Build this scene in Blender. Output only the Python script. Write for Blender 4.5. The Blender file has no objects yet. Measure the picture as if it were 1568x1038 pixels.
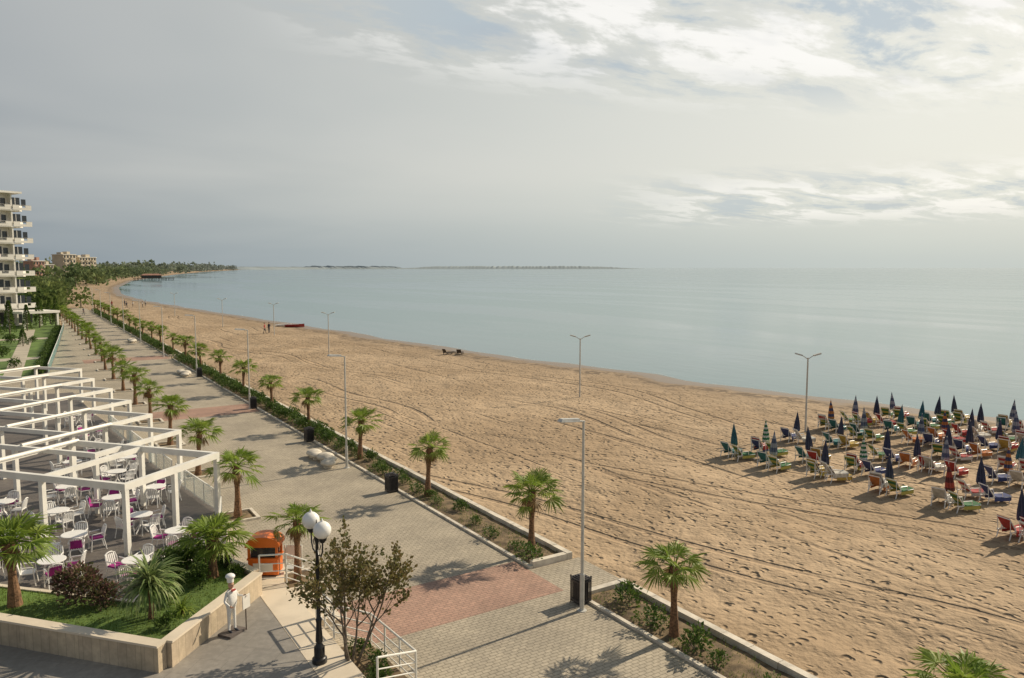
import bpy, math, random
from mathutils import Vector, Matrix, noise
random.seed(7)
R=random.random
def U(a,b): return a+(b-a)*R()
scene=bpy.context.scene
scene.view_settings.view_transform='Standard'
scene.view_settings.look='None'
scene.view_settings.exposure=0

# ---------------------------------------------------------------- materials
def nmat(name):
    m=bpy.data.materials.new(name); m.use_nodes=True
    nt=m.node_tree; b=nt.nodes['Principled BSDF']
    return m,nt,b
def N(nt,t,**k):
    n=nt.nodes.new(t)
    for a,v in k.items():
        if a=='inp':
            for i,x in v.items(): n.inputs[i].default_value=x
        else: setattr(n,a,v)
    return n
def c4(c): return (c[0],c[1],c[2],1)
def mixc(nt,fac,a,b,blend='MIX'):
    n=N(nt,'ShaderNodeMix',data_type='RGBA',blend_type=blend)
    for i,x in ((0,fac),(6,a),(7,b)):
        if hasattr(x,'is_output'): nt.links.new(x,n.inputs[i])
        else: n.inputs[i].default_value=x if i==0 else c4(x)
    return n.outputs[2]
def math_(nt,op,a,b=0.0,c=0.0,clamp=False):
    n=N(nt,'ShaderNodeMath',operation=op,use_clamp=clamp)
    for i,x in enumerate((a,b,c)):
        if hasattr(x,'is_output'): nt.links.new(x,n.inputs[i])
        else: n.inputs[i].default_value=x
    return n.outputs[0]
def maprange(nt,v,a,b,c=0.0,d=1.0,smooth=True):
    n=N(nt,'ShaderNodeMapRange',interpolation_type='SMOOTHSTEP' if smooth else 'LINEAR')
    nt.links.new(v,n.inputs[0])
    for i,x in enumerate((a,b,c,d)): n.inputs[i+1].default_value=x
    return n.outputs[0]
def noise_(nt,vec,scale,detail=4,rough=.55,dist=0):
    n=N(nt,'ShaderNodeTexNoise',inp={'Scale':scale,'Detail':detail,'Roughness':rough,'Distortion':dist})
    if vec is not None: nt.links.new(vec,n.inputs['Vector'])
    return n.outputs['Fac']
def pos(nt): return N(nt,'ShaderNodeNewGeometry').outputs['Position']
def mapping(nt,v,scale=(1,1,1),rot=(0,0,0),loc=(0,0,0)):
    n=N(nt,'ShaderNodeMapping'); nt.links.new(v,n.inputs[0])
    n.inputs['Scale'].default_value=scale;n.inputs['Rotation'].default_value=rot;n.inputs['Location'].default_value=loc
    return n.outputs[0]
def bump(nt,b,h,strength,dist):
    n=N(nt,'ShaderNodeBump',inp={'Strength':strength,'Distance':dist}); nt.links.new(h,n.inputs['Height'])
    nt.links.new(n.outputs[0],b.inputs['Normal'])
def mat(name,col,rough=.6,var=.25,scale=3,bmp=0,bscale=20,metal=0,trans=0,spec=.5):
    m,nt,b=nmat(name)
    P=N(nt,'ShaderNodeTexCoord').outputs['Object']
    f=noise_(nt,P,scale,3)
    f=maprange(nt,f,.3,.7)
    o=mixc(nt,f,[x*(1-var) for x in col],[min(1,x*(1+var*.6)) for x in col])
    nt.links.new(o,b.inputs['Base Color'])
    b.inputs['Roughness'].default_value=rough; b.inputs['Metallic'].default_value=metal
    b.inputs['Specular IOR Level'].default_value=spec
    if bmp: bump(nt,b,noise_(nt,P,bscale,3),bmp,.02)
    return m
def leafmat(name,a,bcol,c,scale=1.5,rough=.5,tr_=.3):
    m,nt,b=nmat(name)
    P=N(nt,'ShaderNodeTexCoord').outputs['Object']
    inf=N(nt,'ShaderNodeObjectInfo').outputs['Random']
    g=N(nt,'ShaderNodeNewGeometry').outputs['Random Per Island']
    f=maprange(nt,noise_(nt,P,scale,2),.35,.65)
    o=mixc(nt,f,a,bcol); o=mixc(nt,math_(nt,'MULTIPLY',g,.6),o,c)
    o=mixc(nt,math_(nt,'MULTIPLY',inf,.25),o,[x*.55 for x in a])
    nt.links.new(o,b.inputs['Base Color']); b.inputs['Roughness'].default_value=rough
    b.inputs['Specular IOR Level'].default_value=.3
    tr=N(nt,'ShaderNodeBsdfTranslucent'); nt.links.new(o,tr.inputs[0])
    ms=N(nt,'ShaderNodeMixShader'); ms.inputs[0].default_value=tr_
    nt.links.new(b.outputs[0],ms.inputs[1]); nt.links.new(tr.outputs[0],ms.inputs[2])
    nt.links.new(ms.outputs[0],nt.nodes['Material Output'].inputs[0])
    return m

M={}
M['white']=mat('white_paint',(.79,.77,.70),.45,.08,1.5)
M['plastic']=mat('white_plastic',(.8,.79,.76),.35,.04,2)
M['magenta']=mat('magenta_fabric',(.33,.02,.2),.8,.2,6)
M['black']=mat('black_iron',(.015,.015,.017),.4,.3,8)
M['bin']=mat('dark_bin_metal',(.05,.045,.045),.5,.3,8)
M['galv']=mat('galvanised_steel',(.55,.54,.50),.45,.12,4,metal=.2)
M['globe']=mat('opal_glass',(.85,.84,.8),.15,.03,2)
M['trunk']=mat('palm_trunk_fibre',(.21,.115,.06),.9,.5,14,.9,35)
M['bark']=mat('tree_bark',(.15,.12,.09),.9,.4,10,.5,40)
M['frond']=leafmat('palm_frond',(.20,.30,.035),(.34,.41,.075),(.10,.18,.03),1.5,.5,.4)
M['dead']=leafmat('dry_frond',(.28,.18,.08),(.33,.23,.11),(.16,.10,.05))
M['leaf']=leafmat('olive_leaf',(.10,.12,.035),(.19,.18,.055),(.22,.13,.06),3)
M['shrub']=leafmat('shrub_leaf',(.07,.13,.025),(.18,.25,.045),(.04,.08,.02),3)
M['purple']=leafmat('bougainvillea_leaf',(.07,.10,.03),(.12,.14,.04),(.26,.06,.12),3)
M['yucca']=leafmat('yucca_leaf',(.18,.27,.07),(.42,.46,.2),(.08,.15,.04),3)
M['grassb']=leafmat('grass_blade',(.10,.18,.025),(.18,.26,.05),(.24,.24,.07),2)
M['orange']=mat('orange_paint',(.75,.17,.02),.4,.06,3)
M['redp']=mat('red_paint',(.4,.05,.04),.45,.15,3)
M['dark']=mat('dark_wood',(.08,.06,.045),.7,.3,5)
M['skin']=mat('skin',(.5,.3,.2),.6,.1,8)
M['jacket']=mat('chef_jacket',(.75,.74,.7),.6,.06,6)
M['cloth_d']=mat('dark_cloth',(.04,.045,.06),.8,.2,8)
M['cloth_r']=mat('red_cloth',(.4,.06,.05),.8,.2,8)
M['hair']=mat('hair',(.03,.02,.015),.7,.2,30)
M['kerb']=mat('kerb_stone',(.64,.58,.48),.75,.22,2.5,.3,30)
M['soil']=mat('planter_soil',(.19,.135,.075),.95,.5,3,.8,18)
M['cream']=mat('cream_marble',(.68,.59,.46),.5,.10,1.2)
M['statuebase']=mat('statue_base',(.12,.1,.09),.7,.2,5)

def brickmat(name,c1,c2,mortar,w,h,ms,var=.2,rough=.75,rot=0,bs=.4):
    m,nt,b=nmat(name)
    P=pos(nt); V=mapping(nt,P,rot=(0,0,rot))
    br=N(nt,'ShaderNodeTexBrick',inp={'Scale':1,'Brick Width':w,'Row Height':h,'Mortar Size':ms,'Mortar Smooth':.3,'Bias':0})
    br.inputs['Color1'].default_value=c4(c1);br.inputs['Color2'].default_value=c4(c2);br.inputs['Mortar'].default_value=c4(mortar)
    nt.links.new(V,br.inputs['Vector'])
    f=maprange(nt,noise_(nt,P,.35,5,.65),.3,.7)
    f2=maprange(nt,noise_(nt,P,5,3,.6),.35,.75)
    o=mixc(nt,f,(1-var,1-var,1-var),(1+var*.5,1+var*.5,1+var*.45))
    o2=mixc(nt,f2,(.86,.86,.86),(1.06,1.06,1.06))
    x=mixc(nt,1.0,br.outputs[0],o,'MULTIPLY'); x=mixc(nt,1.0,x,o2,'MULTIPLY')
    nt.links.new(x,b.inputs['Base Color']); b.inputs['Roughness'].default_value=rough
    hh=math_(nt,'MULTIPLY_ADD',br.outputs['Fac'],-1,f2)
    bump(nt,b,hh,bs,.01)
    return m
M['paver']=brickmat('grey_block_paving',(.47,.405,.305),(.41,.355,.27),(.25,.215,.16),.26,.14,.016,.2)
M['paverred']=brickmat('red_block_paving',(.47,.285,.21),(.40,.25,.185),(.27,.175,.13),.26,.14,.016,.2)
M['wallstone']=brickmat('stone_cladding',(.60,.49,.34),(.52,.42,.30),(.36,.29,.21),.9,.22,.006,.25,.8)
M['tile']=brickmat('grey_stone_tile',(.31,.285,.25),(.28,.26,.23),(.2,.185,.165),.8,.8,.006,.15,.55,math.radians(42),.1)
M['deck']=brickmat('deck_boards',(.17,.15,.13),(.14,.12,.11),(.05,.045,.04),2.4,.14,.012,.2,.6,math.radians(39),.3)

m,nt,b=nmat('clear_glass'); b.inputs['Base Color'].default_value=(.75,.85,.84,1); b.inputs['Roughness'].default_value=.05
b.inputs['Alpha'].default_value=.3; M['glass']=m
m,nt,b=nmat('turquoise_glass'); b.inputs['Base Color'].default_value=(.12,.34,.34,1); b.inputs['Roughness'].default_value=.15
M['teal']=m
m,nt,b=nmat('window_glass'); b.inputs['Base Color'].default_value=(.03,.035,.04,1); b.inputs['Roughness'].default_value=.1
M['window']=m

# sand --------------------------------------------------------
m,nt,b=nmat('beach_sand'); P=pos(nt)
d=N(nt,'ShaderNodeSeparateXYZ'); uv=N(nt,'ShaderNodeUVMap'); uv.uv_map='shore'
nt.links.new(uv.outputs[0],d.inputs[0]); sd=math_(nt,'MULTIPLY',d.outputs[0],100.0)
big=maprange(nt,noise_(nt,P,.09,4,.6,.5),.35,.65)
mid=maprange(nt,noise_(nt,P,.8,3,.65),.3,.72)
base=mixc(nt,big,(.345,.25,.155),(.455,.34,.22))
base=mixc(nt,math_(nt,'MULTIPLY',mid,.35),base,(.28,.20,.125))
tr=noise_(nt,mapping(nt,P,(.9,.03,1),(0,0,math.radians(-3)),(3,1,0)),1.0,2,.6,.4)
trm=maprange(nt,tr,.60,.70)
# tyre tracks: pairs of ruts wandering along the beach
sp=N(nt,'ShaderNodeSeparateXYZ'); nt.links.new(P,sp.inputs[0])
u=math_(nt,'MULTIPLY_ADD',sp.outputs[1],.16,sp.outputs[0])
u=math_(nt,'MULTIPLY_ADD',noise_(nt,P,.025,1),26.0,u)
wv=math_(nt,'MULTIPLY',math_(nt,'FRACT',math_(nt,'DIVIDE',u,8.5)),8.5)
def rut(c): return maprange(nt,math_(nt,'ABSOLUTE',math_(nt,'SUBTRACT',wv,c)),.10,.26,1,0)
ruts=math_(nt,'MAXIMUM',rut(2.0),rut(3.7))
ruts=math_(nt,'MULTIPLY',ruts,maprange(nt,noise_(nt,mapping(nt,P,(.12,.04,1)),1.0,2),.44,.56))
trm=math_(nt,'MAXIMUM',math_(nt,'MULTIPLY',trm,.8),ruts)
base=mixc(nt,math_(nt,'MULTIPLY',trm,.4),base,(.22,.155,.10))
edge=math_(nt,'ADD',sd,math_(nt,'MULTIPLY',math_(nt,'SUBTRACT',noise_(nt,P,.25,3),.5),6.0))
wet=maprange(nt,edge,2.2,4.6,1,0)
base=mixc(nt,wet,base,(.15,.11,.075))
wkn=maprange(nt,noise_(nt,P,1.1,3,.7),.42,.52)
wk=math_(nt,'MULTIPLY',maprange(nt,edge,3.2,4.2,0,1),maprange(nt,edge,4.8,6.6,1,0))
wk=math_(nt,'MULTIPLY',wk,wkn)
base=mixc(nt,wk,base,(.045,.034,.025))
damp=math_(nt,'MULTIPLY',maprange(nt,edge,5,16,1,0),.5)
base=mixc(nt,damp,base,(.27,.20,.13))
nt.links.new(base,b.inputs['Base Color'])
nt.links.new(maprange(nt,wet,0,1,.95,.35,False),b.inputs['Roughness'])
b.inputs['Specular IOR Level'].default_value=.25
def pits(scale,vec,a,c):
    vo=N(nt,'ShaderNodeTexVoronoi',feature='F1',inp={'Scale':scale,'Randomness':1}); nt.links.new(vec,vo.inputs['Vector'])
    return maprange(nt,vo.outputs['Distance'],a,c)
wob=N(nt,'ShaderNodeTexNoise',inp={'Scale':.7,'Detail':2})
nt.links.new(P,wob.inputs['Vector'])
va=N(nt,'ShaderNodeVectorMath',operation='MULTIPLY_ADD'); nt.links.new(wob.outputs['Color'],va.inputs[0]); va.inputs[1].default_value=(.5,.5,0); nt.links.new(P,va.inputs[2])
PW=mapping(nt,va.outputs[0],(1,1,0),(0,0,.5))
pit=pits(1.5,PW,.10,.30)
pit2=pits(2.7,mapping(nt,va.outputs[0],(1,.75,0),(0,0,-.3),(7,3,0)),.08,.32)
pm=maprange(nt,noise_(nt,P,.13,2),.36,.54)
h=math_(nt,'MULTIPLY',math_(nt,'MULTIPLY',pit,pm),1.5)
h=math_(nt,'ADD',h,math_(nt,'MULTIPLY',pit2,.7))
h=math_(nt,'ADD',h,math_(nt,'MULTIPLY',mid,.7))
h=math_(nt,'ADD',h,math_(nt,'MULTIPLY',noise_(nt,P,6,2,.7),.35))
h=math_(nt,'SUBTRACT',h,math_(nt,'MULTIPLY',trm,.9))
h=math_(nt,'MULTIPLY',h,maprange(nt,edge,3,10,.05,1))
bump(nt,b,h,1.0,.14)
M['sand']=m
# water -------------------------------------------------------
m,nt,b=nmat('sea_water'); P=pos(nt)
b.inputs['IOR'].default_value=1.38
w1=noise_(nt,mapping(nt,P,(.5,.16,1),(0,0,math.radians(12))),1.0,3,.6,.3)
w2=noise_(nt,mapping(nt,P,(.03,.006,1),(0,0,math.radians(8))),1.0,4,.6,.4)
hh=math_(nt,'ADD',math_(nt,'MULTIPLY',w1,.5),math_(nt,'MULTIPLY',w2,2.0))
bump(nt,b,hh,.15,.3)
f=maprange(nt,w2,.38,.62)
nt.links.new(mixc(nt,f,(.06,.145,.17),(.10,.195,.21)),b.inputs['Base Color'])
nt.links.new(maprange(nt,w2,.4,.6,.07,.16),b.inputs['Roughness'])
M['water']=m
M['lawn']=mat('lawn',(.11,.18,.035),.95,.4,.35,.5,9)
M['path']=mat('park_path',(.45,.40,.31),.85,.15,.6)
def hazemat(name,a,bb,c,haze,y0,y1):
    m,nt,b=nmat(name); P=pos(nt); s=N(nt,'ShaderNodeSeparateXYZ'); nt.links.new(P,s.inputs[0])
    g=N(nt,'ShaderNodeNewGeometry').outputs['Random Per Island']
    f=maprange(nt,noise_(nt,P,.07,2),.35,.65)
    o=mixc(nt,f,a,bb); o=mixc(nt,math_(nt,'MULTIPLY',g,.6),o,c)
    o=mixc(nt,maprange(nt,s.outputs[1],y0,y1,0,.9,False),o,haze)  # aerial haze blended into the base colour, growing with world y
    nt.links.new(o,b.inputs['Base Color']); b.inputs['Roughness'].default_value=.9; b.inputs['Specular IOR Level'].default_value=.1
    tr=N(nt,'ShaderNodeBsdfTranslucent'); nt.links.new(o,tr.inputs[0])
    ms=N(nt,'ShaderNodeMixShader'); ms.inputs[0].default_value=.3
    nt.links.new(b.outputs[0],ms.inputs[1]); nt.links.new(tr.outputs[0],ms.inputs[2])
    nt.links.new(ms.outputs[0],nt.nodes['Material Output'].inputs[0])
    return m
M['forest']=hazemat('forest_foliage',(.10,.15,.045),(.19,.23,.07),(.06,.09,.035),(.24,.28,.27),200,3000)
M['island']=mat('distant_shore',(.30,.345,.36),1,.12,.002,spec=0)  # distance haze is painted into this pale blue-grey base colour

# ---------------------------------------------------------------- mesh builder
class MB:
    def __init__(s): s.v=[];s.f=[];s.m=[];s.mats=[]
    def mi(s,k):
        if k not in s.mats: s.mats.append(k)
        return s.mats.index(k)
    def add(s,vs,fs,k):
        o=len(s.v); s.v+= [tuple(x) for x in vs]; i=s.mi(k)
        for f in fs: s.f.append([o+j for j in f]); s.m.append(i)
    def box(s,c,sz,k,rz=0,mtx=None):
        x,y,z=[a/2 for a in sz]
        vs=[Vector((i*x,j*y,l*z)) for i in(-1,1) for j in(-1,1) for l in(-1,1)]
        Mx=mtx if mtx else Matrix.Rotation(rz,3,'Z')
        vs=[Mx@q+Vector(c) for q in vs]
        s.add(vs,[(0,1,3,2),(4,6,7,5),(0,4,5,1),(2,3,7,6),(0,2,6,4),(1,5,7,3)],k)
    def beam(s,p0,p1,w,h,k):
        p0=Vector(p0);p1=Vector(p1);d=(p1-p0);L=d.length;d.normalize()
        side=d.cross(Vector((0,0,1)))
        if side.length<1e-4: side=Vector((1,0,0))
        side.normalize(); up=side.cross(d)
        Mx=Matrix((side,d,up)).transposed()
        s.box((p0+p1)/2,(w,L,h),k,mtx=Mx)
    def path(s,ps,rs,n,k,cap=True):
        ps=[Vector(p) for p in ps]; vs=[]; 
        for i,p in enumerate(ps):
            d=(ps[min(i+1,len(ps)-1)]-ps[max(i-1,0)]).normalized()
            a=d.cross(Vector((0,1,0)) if abs(d.y)<.9 else Vector((1,0,0))).normalized(); b_=d.cross(a)
            for j in range(n):
                t=2*math.pi*j/n; vs.append(p+(a*math.cos(t)+b_*math.sin(t))*rs[i])
        fs=[(i*n+j,i*n+(j+1)%n,(i+1)*n+(j+1)%n,(i+1)*n+j) for i in range(len(ps)-1) for j in range(n)]
        if cap: fs+=[tuple(range(n))[::-1],tuple((len(ps)-1)*n+j for j in range(n))]
        s.add(vs,fs,k)
    def sph(s,c,r,k,seg=16,rg=10,sc=(1,1,1)):
        vs=[];fs=[]
        for i in range(rg+1):
            t=math.pi*i/rg
            for j in range(seg):
                p=2*math.pi*j/seg
                vs.append((c[0]+r*sc[0]*math.sin(t)*math.cos(p),c[1]+r*sc[1]*math.sin(t)*math.sin(p),c[2]+r*sc[2]*math.cos(t)))
        for i in range(rg):
            for j in range(seg): fs.append((i*seg+j,(i+1)*seg+j,(i+1)*seg+(j+1)%seg,i*seg+(j+1)%seg))
        s.add(vs,fs,k)
    def prism(s,pts,z0,z1,ks,kt=None):
        n=len(pts); ar=sum(pts[i][0]*pts[(i+1)%n][1]-pts[(i+1)%n][0]*pts[i][1] for i in range(n))
        if ar<0: pts=pts[::-1]
        vs=[(p[0],p[1],z0) for p in pts]+[(p[0],p[1],z1) for p in pts]
        s.add(vs,[(i,(i+1)%n,n+(i+1)%n,n+i) for i in range(n)],ks)
        s.add([(p[0],p[1],z1) for p in pts],[tuple(range(n))],kt or ks)
    def mesh(s,name,smooth=False):
        me=bpy.data.meshes.new(name); me.from_pydata(s.v,[],s.f)
        for k in s.mats: me.materials.append(M[k])
        me.polygons.foreach_set('material_index',s.m)
        if smooth: me.polygons.foreach_set('use_smooth',[True]*len(s.f))
        me.update(); return me
    def obj(s,name,smooth=False,**k): return place(name,s.mesh(name,smooth),**k)
def place(name,me,loc=(0,0,0),rz=0,sc=1,rot=None):
    o=bpy.data.objects.new(name,me); scene.collection.objects.link(o)
    o.location=loc; o.rotation_euler=rot if rot else (0,0,rz); o.scale=(sc,sc,sc) if not isinstance(sc,tuple) else sc
    return o
def smooth_angle(me,ang=40):
    me.polygons.foreach_set('use_smooth',[True]*len(me.polygons))
    try: me.set_sharp_from_angle(angle=math.radians(ang))
    except Exception: pass

def leafq(b,c,size,k,d=None,wd=.34):
    if d is None: d=Vector((U(-1,1),U(-1,1),U(-.6,1)))
    d=d.normalized(); a=d.cross(Vector((U(-1,1),U(-1,1),U(-1,1)))).normalized()
    w=size*wd
    nrm=d.cross(a)*size*.12
    c=Vector(c)
    b.add([c,c+d*size*.5+a*w+nrm,c+d*size,c+d*size*.5-a*w+nrm],[(0,1,2,3)],k)

# ---------------------------------------------------------------- terrain
SH=[(64,-60),(63.5,0),(62.8,27),(59.9,33.7),(58.5,42.8),(57,51.5),(56.5,60),(54.3,70),(52.7,82.8),(50.3,102),(48,138),(45.2,172),(41,222),(36.7,290),(37.4,368),(48.4,492),(82,730),(143,1020),(250,1500),(500,2500),(1043,4377),(1900,9000),(2600,14000)]
def shx(y):
    for i in range(len(SH)-1):
        if SH[i][1]<=y<=SH[i+1][1]:
            t=(y-SH[i][1])/(SH[i+1][1]-SH[i][1]); return SH[i][0]+(SH[i+1][0]-SH[i][0])*t
    return SH[-1][0]
ys=[-60+i*2.5 for i in range(60)]+[90+i*8 for i in range(30)]+[330+i*25 for i in range(30)]+[1100,1300,1500,2000,2500,3400,4377,6000,9000,14000]
ds=[-300,-60,-20,-8,-4,-2,-1,0,.7,1.5,2.5,4,6,9,14,20,28,36,44,60,120,400,2000,9000]
def sz(d):
    if d<0: return -.3+max(-3,d*.06)
    if d<6: return -.3+.22*(1-(1-d/6)**2)
    if d<14: return -.08+.02*(d-6)/8
    return -.06
vs=[];fs=[];uvs=[]
for y in ys:
    sx=shx(y)+.5*math.sin(y*.21)+.35*math.sin(y*.53+1) if y<400 else shx(y)
    for d in ds:
        vs.append((sx-d,y,sz(d)+(noise.noise(Vector((sx-d,y,0))*.12)*.05 if 4<d<28 and y<300 else 0))); uvs.append((d/100,0))
nd=len(ds)
for i in range(len(ys)-1):
    for j in range(nd-1): fs.append((i*nd+j,(i+1)*nd+j,(i+1)*nd+j+1,i*nd+j+1)) 
me=bpy.data.meshes.new('sand_beach'); me.from_pydata(vs,[],fs); me.materials.append(M['sand'])
ul=me.uv_layers.new(name='shore')
for l in me.loops: ul.data[l.index].uv=uvs[l.vertex_index]
me.polygons.foreach_set('use_smooth',[True]*len(fs)); me.update()
if me.polygons[0].normal.z<0: me.flip_normals()
place('sand_beach',me)

b=MB(); b.add([(-9000,-3000,-.3),(70000,-3000,-.3),(70000,70000,-.3),(-9000,70000,-.3)],[(0,1,2,3)],'water'); b.obj('sea_water')
M['foam']=mat('sea_foam',(.75,.76,.72),.6,.1,3)
b=MB(); y=10
while y<260:
    L=U(1.5,6)
    for k in range(int(L/.5)):
        a=y+k*.5; c=a+.5
        def e(t): return shx(t)+.5*math.sin(t*.21)+.35*math.sin(t*.53+1)+.25+.12*math.sin(t*1.7)
        w=.05+.09*abs(noise.noise(Vector((a,0,0))))+ .00
        b.add([(e(a),a,-.292),(e(a)+w,a,-.292),(e(c)+w,c,-.292),(e(c),c,-.292)],[(0,1,2,3)],'foam')
    y+=L+U(.5,5)
b.obj('sea_foam')

# ---------------------------------------------------------------- promenade
b=MB(); b.prism([(-14,-20),(15.28,-20),(15.28,240),(9,240),(6.5,160),(4,125),(2,94),(-14,94)],-.3,0,'kerb','paver'); b.obj('promenade_pavement')
b=MB()
b.prism([(15.28,19.85),(17.5,19.75),(17.5,22.55),(15.28,22.55)],-.2,.0,'kerb','paver'); b.obj('beach_access_pavement')
b=MB(); b.prism([(7.9,20.4),(15.2,20.4),(15.2,23.5),(7.9,23.5)],-.05,.004,'paverred'); b.prism([(7.0,59.5),(15.2,59.5),(15.2,63.5),(7.0,63.5)],-.05,.004,'paverred'); b.prism([(6.0,100.5),(15.2,100.5),(15.2,104.5),(6.0,104.5)],-.05,.004,'paverred')
b.obj('red_paving_band')
segs=[(4,19.7),(22.6,100),(103,160),(163,225)]
for a,c in segs:
    b=MB()
    y=a
    while y<c-.01:
        e=min(c,y+1.0); b.box((17.12+U(-.008,.008),(y+e)/2,.06+U(-.006,.006)),(.24,e-y-.012,.36),'kerb'); y=e
    b.box((15.36,(a+c)/2,.0),(.14,c-a,.16),'kerb')
    b.box((16.22,a+.12,.05),(1.54,.24,.34),'kerb'); b.box((16.22,c-.12,.05),(1.54,.24,.34),'kerb')
    nx=8; ny=max(4,int((c-a)/.5)); V=[]
    for i in range(ny+1):
        for j in range(nx+1):
            x=15.44+1.55*j/nx; y=a+.24+(c-a-.48)*i/ny
            V.append((x,y,.06+.06*noise.noise(Vector((x*1.5,y*1.5,0)))+.05*math.sin(math.pi*j/nx)))
    b.add(V,[(i*(nx+1)+j,i*(nx+1)+j+1,(i+1)*(nx+1)+j+1,(i+1)*(nx+1)+j) for i in range(ny) for j in range(nx)],'soil')
    b.obj('planter_bed')

# ---------------------------------------------------------------- palms
def palm(seed,nf=36,dead=5,scale=1.0,trunk_h=2.35,fs=1.0):
    random.seed(seed); b=MB()
    ps=[];rs=[]
    lx,ly=U(-.08,.08),U(-.08,.08)
    for i in range(15):
        t=i/14; ps.append((lx*t*t,ly*t*t,-.1+t*(trunk_h+.1))); rs.append((.19-.09*min(1,t*2.2)+.05*max(0,t-.55)/.45)*(1+U(-.06,.06)))
    b.path(ps,rs,11,'trunk')
    for i in range(90):
        z=U(.5,1)**.7*trunk_h; t=z/trunk_h; a=U(0,6.28); r=(.1+.05*max(0,t-.55)/.45)
        c=Vector((lx*t*t+math.cos(a)*r,ly*t*t+math.sin(a)*r,z)); o=Vector((math.cos(a),math.sin(a),0)); s_=Vector((-math.sin(a),math.cos(a),0))
        b.add([c-s_*.035,c+s_*.035,c+o*U(.03,.07)+Vector((0,0,U(.07,.13)))],[(0,1,2)],'trunk')
    top=Vector((lx,ly,trunk_h-.02))
    def frond(az,el,k,pl,fl):
        pl*=fs; fl*=fs
        h=Vector((math.cos(az),math.sin(az),0))
        d0=h*math.cos(el)+Vector((0,0,math.sin(el)))
        base=top+h*.06
        mid=base+d0*pl*.55; el2=el-.22; d1=h*math.cos(el2)+Vector((0,0,math.sin(el2)))
        tip=mid+d1*pl*.5
        b.path([base,mid,tip],[.02,.014,.01],4,k,False)
        side=Vector((-math.sin(az),math.cos(az),0)); roll=U(-.4,.4)
        up=side.cross(d1)*-1
        if up.z<0: up=-up
        side=(side*math.cos(roll)+up*math.sin(roll)).normalized()
        ns=17; span=math.radians(U(95,118)); dphi=2*span/ns
        for i in range(ns):
            phi=-span+dphi*(i+.5)
            dd=(d1*math.cos(phi)+side*math.sin(phi)).normalized()
            L=fl*(1-.35*(abs(phi)/span)**1.5)*U(.88,1.08)
            s2=(side*math.cos(phi)-d1*math.sin(phi))
            mlen=L*.5; w=mlen*dphi*.43
            cup=up*(-.06*fl*(abs(phi)/span))
            mpt=tip+dd*mlen+cup
            sag=Vector((0,0,-1))*L*U(.08,.34)
            e=tip+dd*L+sag+cup
            fold=up*w*.5*(1 if i%2 else -1)
            b.add([tip,mpt+s2*w+fold,e,mpt-s2*w-fold],[(0,1,2,3)],k)
    for i in range(nf):
        t=i/(nf-1)
        el=math.radians(84-100*t**.9+U(-12,12)); az=i*2.39996+U(-.35,.35)
        frond(az,el,'frond',(.28+.26*math.sin(min(1,t*1.4)*1.57))*U(.75,1.2),U(.46,.66)*(.8+.2*min(1,t*2)))
    for i in range(dead):
        frond(U(0,6.28),math.radians(U(-70,-40)),'dead',U(.25,.35),U(.35,.45))
    return b.mesh('palm_tree_mesh%d'%seed)
palms=[palm(11,27,fs=1.14),palm(12,22,6,fs=1.1),palm(13,29,3,fs=1.17),palm(14,20,7,fs=1.08),palm(15,25,4,trunk_h=2.15,fs=1.15)]
bigp=[palm(21,40,3,trunk_h=1.6),palm(22,38,4,trunk_h=1.15)]
random.seed(3)
ypl=[15.9,23.8,32.56,41.1,50.6,59.6,68.5,77.5,86.6,95.8]+[104.8+i*8.9 for i in range(14)]
for i,y in enumerate([7.7]+ypl):
    place('palm_tree',palms[i%5],(16.05+U(-.1,.15),y,.08),U(0,6.28),U(.9,1.07),(U(-.05,.05),U(-.05,.05),U(0,6.28)))
for i in range(24):
    y=26.1+i*8.35
    if y>228: break
    x=8.1-.012*min(y,50) if y<100 else 7.9
    place('palm_tree',palms[(i*3+1)%5],(x,y,.03),U(0,6.28),U(.9,1.1),(U(-.05,.05),U(-.05,.05),U(0,6.28)))
    b=MB()
    for s_ in (-1,1):
        b.box((0,s_*.72,.03),(1.6,.14,.12),'kerb'); b.box((s_*.73,0,.032),(.14,1.3,.12),'kerb')
    b.prism([(-.66,-.65),(.66,-.65),(.66,.65),(-.66,.65)],-.02,.02,'soil'); b.obj('tree_pit',loc=(x,y,0.004))
place('palm_tree',bigp[0],(-.55,26.7,.92),.5,1.22)
place('palm_tree',bigp[1],(4.9,25.75,.92),1.5,1.15)

# ---------------------------------------------------------------- shrubs
def shrub(seed,n,k,rx=.5,rz=.42,ls=.1):
    random.seed(seed); b=MB()
    for i in range(5): 
        a=U(0,6.28); b.path([(0,0,0),(math.cos(a)*rx*.5,math.sin(a)*rx*.5,rz*.8)],[.015,.006],4,'bark',False)
    cl=[(Vector((U(-.5,.5)*rx,U(-.5,.5)*rx,U(.35,.9)*rz)),U(.35,.6)*rx) for _ in range(9)]
    for i in range(n):
        c,r=random.choice(cl); d=Vector((U(-1,1),U(-1,1),U(-.6,1))).normalized()
        p=c+d*r*U(.55,1.05); p.z=max(.02,p.z)
        leafq(b,p,ls*U(.7,1.3),k,d+Vector((U(-.6,.6),U(-.6,.6),U(-.1,.8))))
    return b.mesh('shrub_mesh%d'%seed)
shr=[shrub(31,380,'shrub'),shrub(32,300,'shrub',.55,.35),shrub(33,420,'shrub',.45,.55)]
random.seed(5)
y=5.5
while y<224:
    if 19.3<y<23 or 99.5<y<103.5 or 159.5<y<163.5: y+=1; continue
    place('shrub',random.choice(shr),(16.0+U(-.35,.35),y,.08),U(0,6.28),U(.6,1.15) if y<45 else U(.95,1.4))
    y+=U(.9,2.0) if y<36 else U(.75,1.1)
random.seed(6); b=MB()
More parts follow.
